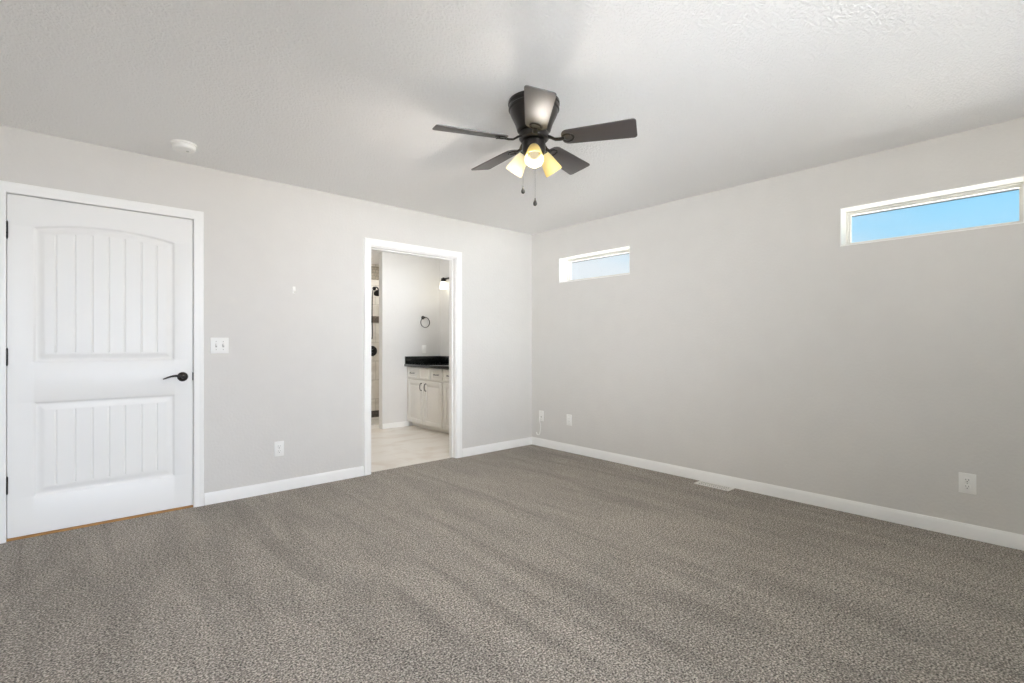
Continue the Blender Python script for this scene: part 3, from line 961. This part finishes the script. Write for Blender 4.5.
def pull(parent, y, z, vertical):
    m = MB(); L = 0.048
    pts = [(-0.001, -L, 0), (-0.016, -L*0.93, 0), (-0.025, -L*0.6, 0), (-0.028, 0, 0), (-0.025, L*0.6, 0), (-0.016, L*0.93, 0), (-0.001, L, 0)]
    if vertical: pts = [(a, 0, b_) for a, b_, c in pts]
    pts = [(a, b_+y-yo, c+z) for a, b_, c in pts]
    m.tube(catmull(pts, 5), 0.0048, 8)
    for e in (0, -1): m.sphere(pts[e], 0.0085, (0.5, 1, 1), 10, 8)
    return m.build('handle' if vertical else 'pull', M['black_metal'], parent)
DT0, DT1 = 0.692, 0.838
for y0, y1, has in ((1.793, 2.055, True), (1.492, 1.753, False), (1.190, 1.450, True), (0.880, 1.150, True), (0.570, 0.840, False)):
    dr = shaker(y0, y1, DT0, DT1, 0.026, False).build('drawer' if has else 'false_front', M['cabinet'], van)
    if has: pull(dr, (y0+y1)/2, (DT0+DT1)/2, False)
for y0, y1, hy in ((1.634, 2.055, 1.682), (1.192, 1.618, 1.570), (0.78, 1.150, 0.826)):
    dr = shaker(y0, y1, 0.078, 0.666, 0.056).build('door', M['cabinet'], van)
    pull(dr, hy, 0.585, True)

ct = empty('vanity_countertop', (VX, yo, 0.852))
tag(ct, 'black granite vanity countertop with backsplash in the bathroom', 'countertop')
m = MB(); m.box(-0.03, BXE-VX-0.001, VY0-yo-0.02, VY1-yo, 0.0, 0.035, 0.004)
m.build('slab', M['granite'], ct)
m = MB(); m.box(-0.02, BXE-VX-0.001, VY1-yo-0.02, VY1-yo, 0.0352, 0.140, 0.002); m.box(BXE-VX-0.021, BXE-VX-0.001, VY0-yo-0.02, VY1-yo-0.0205, 0.0352, 0.140, 0.002)
m.build('backsplash', M['granite'], ct)
m = MB()
m.lathe([(0.215, 0.0352), (0.222, 0.044), (0.216, 0.050), (0.196, 0.046), (0.15, 0.039), (0.10, 0.0365), (0.0, 0.0360)], 40, Matrix.Translation((0.27, 1.05-yo, 0)) @ Matrix.Diagonal((0.82, 1.0, 1, 1)), cap=False)
m.build('sink', M['plastic'], ct, label='white oval drop-in sink')

fa = empty('faucet', (-0.005, 1.30, 0.8872))
tag(fa, 'dark bronze faucet on the vanity countertop, mostly behind the door jamb', 'faucet')
m = MB(); m.lathe([(0.0, 0.0), (0.026, 0.0), (0.026, 0.006), (0.016, 0.014), (0.014, 0.10), (0.0, 0.102)], 24); m.build('body', M['bronze'], fa)
m = MB(); m.tube(catmull([(0, 0, 0.095), (-0.01, 0, 0.15), (-0.05, 0, 0.178), (-0.095, 0, 0.170), (-0.115, 0, 0.135)]), 0.010, 10); m.build('spout', M['bronze'], fa)
m = MB(); m.tube([(0, 0, 0.10), (0.012, 0.02, 0.115), (0.02, 0.07, 0.150), (0.02, 0.09, 0.158)], [0.008, 0.007, 0.006, 0.005], 8); m.build('lever', M['bronze'], fa)

mi = empty('vanity_mirror', (BXE, 1.15, 1.012))
tag(mi, 'frameless wall mirror above the bathroom vanity', 'mirror')
m = MB(); m.box(-0.006, -0.0005, -0.66, 0.66, 0.0, 0.90, 0.001); m.build('mirror_glass', M['mirror'], mi)
for yy, zz in ((-0.4, -0.008), (0.4, -0.008), (-0.4, 0.888), (0.4, 0.888)):
    m = MB(); m.box(-0.010, -0.0005, yy-0.012, yy+0.012, zz, zz+0.020, 0.001); m.build('clip', M['chrome'], mi)

# vanity light bar, its far lamp shows beside the jamb
vl = empty('vanity_light', (BXE, 1.52, 2.10))
tag(vl, 'dark bronze vanity light with lit white glass shades on the bathroom wall', 'wall light')
m = MB(); m.box(-0.026, -0.0005, -0.06, 0.06, -0.055, 0.055, 0.006); m.build('backplate', M['bronze'], vl)
m = MB(); m.tube([(-0.055, -0.42, 0.02), (-0.055, 0.42, 0.02)], 0.015, 12); m.sphere((-0.055, 0.425, 0.02), 0.022); m.sphere((-0.055, -0.425, 0.02), 0.022); m.tube([(-0.02, 0, 0.0), (-0.055, 0, 0.02)], 0.010, 10); m.build('bar', M['bronze'], vl)
for yy in (-0.37, 0.0, 0.37):
    T = Matrix.Translation((-0.075, yy, 0.0))
    m = MB(); m.lathe([(0.0, 0.040), (0.014, 0.038), (0.024, 0.02), (0.038, 0.000), (0.040, -0.024), (0.0, -0.023)], 24, T)
    m.tube([(-0.055, yy, 0.02), (-0.075, yy, 0.022)], 0.009, 8)
    h_ = m.build('shade_holder', M['bronze'], vl)
    m = MB(); m.lathe([(0.034, -0.020), (0.042, -0.040), (0.050, -0.080), (0.060, -0.125), (0.057, -0.125), (0.047, -0.080), (0.037, -0.040), (0.027, -0.020)], 32, T, cap=False)
    m.build('lamp_shade', M['bath_shade'], h_, label='lit white glass shade')
    if yy > 0.1: continue
    ld = bpy.data.lights.new('vanity_bulb_light', 'POINT'); ld.energy = 0.8; ld.color = (1.0, 0.98, 0.96); ld.shadow_soft_size = 0.03
    lo = bpy.data.objects.new('vanity_bulb_light', ld); COL.objects.link(lo); lo.parent = vl; lo.location = (-0.075, yy, -0.15)

# unseen ceiling light, added to brighten the bathroom
cl = empty('added_bathroom_light', (-1.05, 1.0, H))
tag(cl, 'unseen round flush light added above the doorway head to brighten the bathroom', 'ceiling light')
m = MB(); m.lathe([(0.0, -0.0005), (0.15, -0.0005), (0.15, -0.02), (0.14, -0.025), (0.0, -0.026)], 40); m.build('base', M['bronze'], cl)
m = MB(); m.lathe([(0.135, -0.024), (0.13, -0.045), (0.10, -0.068), (0.05, -0.080), (0.0, -0.083)], 40, cap=False); m.build('glass_bowl', M['bath_shade'], cl)
ld = bpy.data.lights.new('added_bathroom_light_glow', 'POINT'); ld.energy = 21.0; ld.color = (0.96, 0.985, 1.0); ld.shadow_soft_size = 0.08
lo = bpy.data.objects.new('added_bathroom_light_glow', ld); COL.objects.link(lo); lo.parent = cl; lo.location = (0, 0, -0.18)

# unseen recessed light, added to brighten the shower strip
dl = empty('added_shower_light', (-0.75, 2.68, H))
tag(dl, 'unseen small recessed light added over the shower to brighten it', 'ceiling light')
m = MB(); m.lathe([(0.050, -0.0005), (0.085, -0.0005), (0.085, -0.006), (0.055, -0.010), (0.050, -0.006)], 36, cap=False); m.build('trim_ring', M['plastic'], dl)
m = MB(); m.lathe([(0.0, -0.003), (0.052, -0.003), (0.052, -0.0005), (0.0, -0.0005)], 36); m.build('lens', M['bath_shade'], dl)
area('added_shower_light_glow', (-0.75, 2.68, H-0.012), (0, 0, -1), 0.1, 0.1, 7, (1.0, 0.98, 0.94))

# towel ring
tr = empty('towel_ring', (-0.184, BYN, 1.555))
tag(tr, 'dark bronze towel ring on the white bathroom wall', 'towel ring')
m = MB(); m.lathe([(0.0, 0.0003), (0.026, 0.0003), (0.026, 0.006), (0.016, 0.012), (0.012, 0.040), (0.013, 0.050), (0.0, 0.052)], 24, Matrix.Rotation(PI/2, 4, 'X')); m.build('mount', M['bronze'], tr)
m = MB(); m.torus(Matrix.Translation((0.016, -0.040, -0.070)) @ Matrix.Rotation(PI/2, 4, 'X'), 0.074, 0.0052, 48, 10); m.build('ring', M['bronze'], tr)

# bathroom wall plate above the counter
bp = empty('electrical_outlet', (-0.165, BYN, 1.095))
tag(bp, 'white outlet plate on the bathroom wall above the black countertop', 'outlet', 'white wall outlets')
m = MB(); m.box(-0.036, 0.036, -0.0065, -0.0003, -0.058, 0.058, 0.0028); m.build('plate', M['plastic'], bp)
m = MB(); m.box(-0.0165, 0.0165, -0.0085, -0.006, -0.033, 0.033, 0.001); m.build('receptacle', M['plastic'], bp)

# shower fittings on the tiled wall
sh = empty('hand_shower', (-0.44, 3.132, 1.99))
tag(sh, 'black round shower head on the tiled wall in the doorway strip', 'shower head')
m = MB(); m.lathe([(0.0, 0.0003), (0.030, 0.0003), (0.028, 0.008), (0.0, 0.010)], 24, Matrix.Translation((0, 0, 0.06)) @ Matrix.Rotation(PI/2, 4, 'X'))
m.tube(catmull([(0, -0.004, 0.06), (0, -0.06, 0.075), (0, -0.12, 0.055), (0, -0.15, 0.02)]), 0.011, 10); m.build('arm', M['black_metal'], sh)
m = MB(); m.lathe([(0.0, 0.03), (0.016, 0.028), (0.022, 0.008), (0.075, -0.010), (0.085, -0.022), (0.085, -0.034), (0.0, -0.036)], 36, Matrix.Translation((0, -0.16, 0.0)) @ Matrix.Rotation(math.radians(-28), 4, 'X')); m.build('head', M['black_metal'], sh)
m = MB(); m.tube(catmull([(-0.03, -0.03, 0.05), (-0.05, -0.04, -0.05), (-0.052, -0.035, -0.30), (-0.050, -0.035, -0.50), (-0.045, -0.03, -0.68), (-0.04, -0.006, -0.74)]), 0.007, 8); m.build('hose', M['black_metal'], sh)
sv = empty('shower_valve', (-0.465, 3.1498, 1.06))
tag(sv, 'black round shower valve on the tiled wall below the accent band', 'shower valve')
m = MB(); m.lathe([(0.0, 0.0003), (0.082, 0.0003), (0.080, 0.008), (0.045, 0.012), (0.028, 0.016), (0.026, 0.055), (0.0, 0.057)], 36, Matrix.Rotation(PI/2, 4, 'X')); m.build('escutcheon', M['black_metal'], sv)
m = MB(); m.tube([(0, -0.048, 0), (-0.01, -0.056, -0.05), (-0.012, -0.058, -0.085)], [0.010, 0.008, 0.006], 10); m.build('lever', M['black_metal'], sv)
